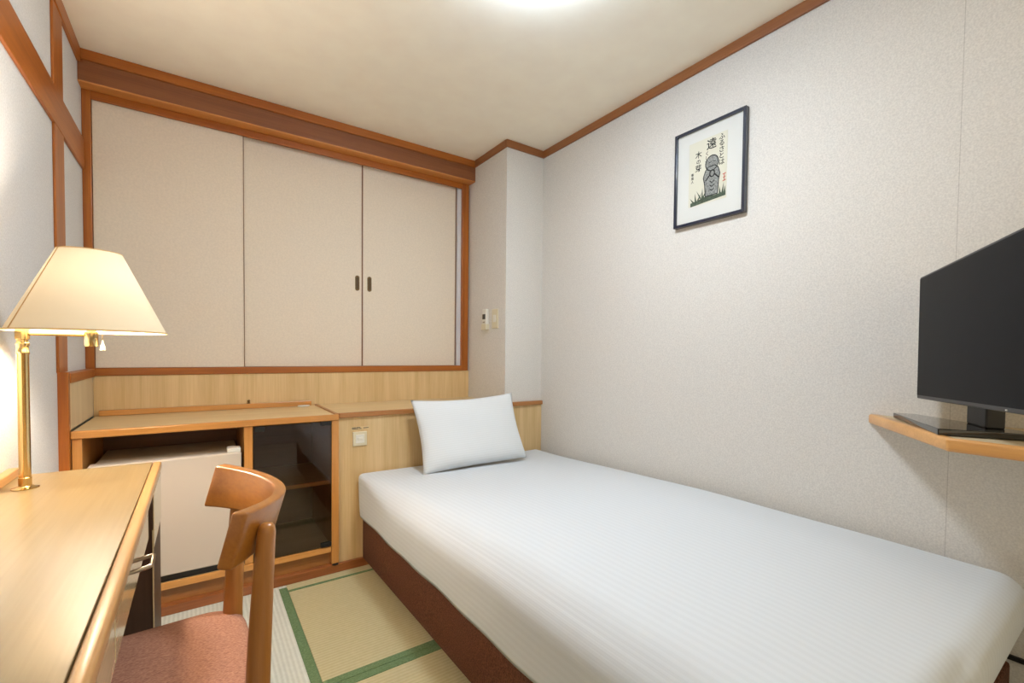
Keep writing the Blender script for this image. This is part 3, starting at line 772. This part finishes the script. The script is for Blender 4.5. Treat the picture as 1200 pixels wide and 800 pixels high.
bm = BM(); tube(bm, [(-0.1965, LY - 0.004, 1.100), (-0.196, LY - 0.004, 1.072)], 0.0007, 8)
ch = make("pull_chain", bm, M["brass"], lp, True)
make("chain_weight", lathe(BM(), [(0, 0.026), (0.0018, 0.026), (0.0022, 0.016), (0.0045, 0.012), (0.0058, 0.001), (0.0045, 0), (0, 0)], (-0.196, LY - 0.004, 1.046), 14), M["white_pl"], ch, True)
prof = [(0.150, 1.0915), (0.1505, 1.0945), (0.0625, 1.288), (0.0600, 1.288), (0.1475, 1.0945), (0.1480, 1.0915), (0.150, 1.0915)]
bm = BM(); lathe(bm, [(r, z) for r, z in [(0.150, 1.0915), (0.0615, 1.288)]], (SX, SY, 0), 56)
sd = make("shade", bm, M["shade"], lp, True)
ring = BM(); lathe(ring, [(0.1505, 1.0905), (0.1515, 1.0925), (0.1503, 1.0945), (0.1495, 1.0925), (0.1505, 1.0905)], (SX, SY, 0), 56)
make("bottom_rim", ring, M["shade_seam"], sd, True)
ring = BM(); lathe(ring, [(0.0615, 1.2865), (0.0625, 1.288), (0.0615, 1.2895), (0.0607, 1.288), (0.0615, 1.2865)], (SX, SY, 0), 48)
make("top_rim", ring, M["shade_seam"], sd, True)
bm = BM()
for t in (math.radians(215),):
    tube(bm, [(SX + r * math.cos(t), SY + r * math.sin(t), z) for r, z in ((0.1503, 1.0925), (0.0618, 1.288))], 0.0012, 8)
make("seam", bm, M["shade_seam"], sd, True)
bm = BM()
for k in range(3):
    t = 2 * math.pi * k / 3 + 0.3
    tube(bm, [(SX, SY, 1.282), (SX + 0.064 * math.cos(t), SY + 0.064 * math.sin(t), 1.280)], 0.001, 8)
tube(bm, [(SX, SY, 1.252), (SX, SY, 1.286)], 0.002, 8)
make("shade_carrier", bm, M["brass"], sd, True)

# ------------------------------------------------------------------ chair
ch = thing("desk_chair", "wooden chair with curved backrest and mauve cloth seat at the desk", "chair", (0.0, 1.05, 0.003), math.radians(3.4))
def backrest():
    bm = BM(); n = 36
    zc0, zc1 = 0.692, 0.782
    rows = []
    for i in range(n + 1):
        t = -1 + 2 * i / n
        y = 0.205 * t
        xo = 0.148 - (0.096 if t < 0 else 0.086) * abs(t) ** 2.1
        dx = -(0.096 if t < 0 else 0.086) * 2.1 * abs(t) ** 1.1 * (1 if t > 0 else -1) / 0.205
        nrm = Vector((1, -dx)).normalized()
        th = 0.022 + 0.006 * abs(t) ** 3
        row = []
        for (z, off) in ((zc0, 0), (zc1, 0), (zc1, -th), (zc0, -th)):
            lean = (z - 0.782) * 0.26
            zz = z - (0.012 * (1 - t * t) if z == zc1 else 0.0)
            row.append(bm.verts.new((xo + nrm.x * off + lean, y + nrm.y * off, zz)))
        rows.append(row)
    for a, b in zip(rows, rows[1:]):
        for k in range(4): bm.faces.new((a[k], a[(k + 1) % 4], b[(k + 1) % 4], b[k]))
    bm.faces.new(rows[0]); bm.faces.new(rows[-1][::-1])
    bmesh.ops.recalc_face_normals(bm, faces=bm.faces)
    es = [e for e in bm.edges if e.calc_face_angle(0) > 0.9]
    bmesh.ops.bevel(bm, geom=es, offset=0.005, segments=3, profile=0.5, affect="EDGES")
    return bm
make("backrest", backrest(), M["chair_y"], ch, True, local=True, angle=50)
def leg(bm, pts): return tube(bm, [p[:3] for p in pts], [p[3] for p in pts], 20)
for s in (-1, 1):
    yl = -0.176 if s < 0 else 0.165
    sx = -0.012 if s < 0 else -0.009
    top = [(0.0985, yl, 0.7505, 0.003), (0.0984, yl, 0.749, 0.0085), (0.098, yl, 0.744, 0.0125), (0.0972, yl, 0.736, 0.0145)]
    prof = top + [(0.092, yl, 0.66, 0.0165), (0.086, yl, 0.55, 0.0185), (0.081, yl, 0.44, 0.020), (0.084, yl, 0.36, 0.0195), (0.098, yl, 0.15, 0.016), (0.112, yl, 0.0, 0.0135)]
    make("leg", leg(BM(), [(x + sx, y, z, r) for x, y, z, r in prof]), M["chair"], ch, True, local=True)
    make("leg", leg(BM(), [(-0.345, 0.178 * s, 0.405, 0.018), (-0.345, 0.178 * s, 0.30, 0.018), (-0.352, 0.182 * s, 0.0, 0.0125)]), M["chair"], ch, True, local=True)
bm = BM()
box(bm, (-0.335, -0.185, 0.360), (0.075, -0.165, 0.405), 0.002); box(bm, (-0.335, 0.165, 0.360), (0.075, 0.185, 0.405), 0.002)
box(bm, (-0.355, -0.165, 0.360), (-0.335, 0.165, 0.405), 0.002); box(bm, (0.068, -0.15, 0.360), (0.088, 0.15, 0.405), 0.002)
make("seat_rail", bm, M["chair"], ch, local=True)
def seat():
    bm = BM(); rings = []
    def outline(ins):
        pts = []
        x0, x1, hy, r = -0.375 + ins, 0.094 - ins, 0.205 - ins, 0.075 - ins * 0.5
        for cx, cy, a in ((x1 - r, hy - r, 0), (x0 + r, hy - r, 90), (x0 + r, -hy + r, 180), (x1 - r, -hy + r, 270)):
            for k in range(9):
                t = math.radians(a + k * 11.25)
                pts.append((cx + r * math.cos(t), cy + r * math.sin(t)))
        return pts
    for ins, z in ((0.004, 0.405), (0.0, 0.415), (0.0, 0.428), (0.004, 0.437), (0.014, 0.444), (0.04, 0.450), (0.09, 0.454), (0.15, 0.456)):
        rings.append([bm.verts.new((x, y, z)) for x, y in outline(ins)])
    n = len(rings[0])
    for a, b in zip(rings, rings[1:]):
        for k in range(n): bm.faces.new((a[k], a[(k + 1) % n], b[(k + 1) % n], b[k]))
    bm.faces.new(rings[0][::-1]); bm.faces.new(rings[-1])
    bmesh.ops.recalc_face_normals(bm, faces=bm.faces)
    return bm
tag(make("seat", seat(), M["seat"], ch, True, local=True, angle=180), "mauve cloth seat pad")

# ------------------------------------------------------------------ ceiling lamp (just above the frame)
CX, CY = 0.83, 1.075
cl = thing("ceiling_light", "round flush ceiling lamp above the bed", "ceiling light", (CX, CY, HC))
make("rim", lathe(BM(), [(0, -0.001), (0.13, -0.001), (0.13, -0.02), (0, -0.02)], (CX, CY, HC), 48), M["white_pl"], cl, True)
make("diffuser", lathe(BM(), [(0.10, -0.0205), (0.145, -0.030), (0.160, -0.050), (0.145, -0.070), (0.09, -0.083), (0, -0.088)], (CX, CY, HC), 48), M["diffuser"], cl, True)

def light(name, kind, loc, energy, col, **kw):
    l = bpy.data.lights.new(name, kind); l.energy = energy; l.color = col
    for k, v in kw.items(): setattr(l, k, v)
    o = bpy.data.objects.new(name, l); C.objects.link(o); o.location = loc
    return o
light("ceiling_lamp_light", "AREA", (CX, CY, HC - 0.092), 8.2, (0.92, 0.88, 0.80), shape="DISK", size=0.26)
# added fill light from behind the viewer, placed at the added window
w = light("behind_viewer_fill", "AREA", (0.65, YF + 0.02, 1.35), 8.5, (1.0, 0.80, 0.48), shape="RECTANGLE", size=1.9, size_y=1.6)
w.rotation_euler = (math.radians(90), 0, 0)

# world
wd = bpy.data.worlds.new("world"); scene.world = wd; wd.use_nodes = True
wd.node_tree.nodes["Background"].inputs[0].default_value = (0.9, 0.88, 0.85, 1)
wd.node_tree.nodes["Background"].inputs[1].default_value = 0.2

# ------------------------------------------------------------------ camera
cd = bpy.data.cameras.new("camera"); cam = bpy.data.objects.new("camera", cd); C.objects.link(cam)
yaw, pit, rol = [math.radians(v) for v in (34.642, -1.637, 0.61)]
F = Vector((math.sin(yaw) * math.cos(pit), math.cos(yaw) * math.cos(pit), math.sin(pit)))
R = Vector((math.cos(yaw), -math.sin(yaw), 0)); U = R.cross(F)
R2 = R * math.cos(rol) + U * math.sin(rol); U2 = U * math.cos(rol) - R * math.sin(rol)
mw = Matrix.Identity(4)
for i in range(3):
    mw[i][0], mw[i][1], mw[i][2] = R2[i], U2[i], -F[i]
mw[2][3] = 1.05
cam.matrix_world = mw
cd.sensor_width = 36; cd.lens = 36 * 532.953 / 1200; cd.shift_y = 29.194 / 1200
cd.clip_start = 0.02
scene.camera = cam

vs = scene.view_settings
vs.view_transform = "Standard"; vs.look = "None"; vs.gamma = 1.0; vs.use_curve_mapping = False
vs.exposure = 0.14
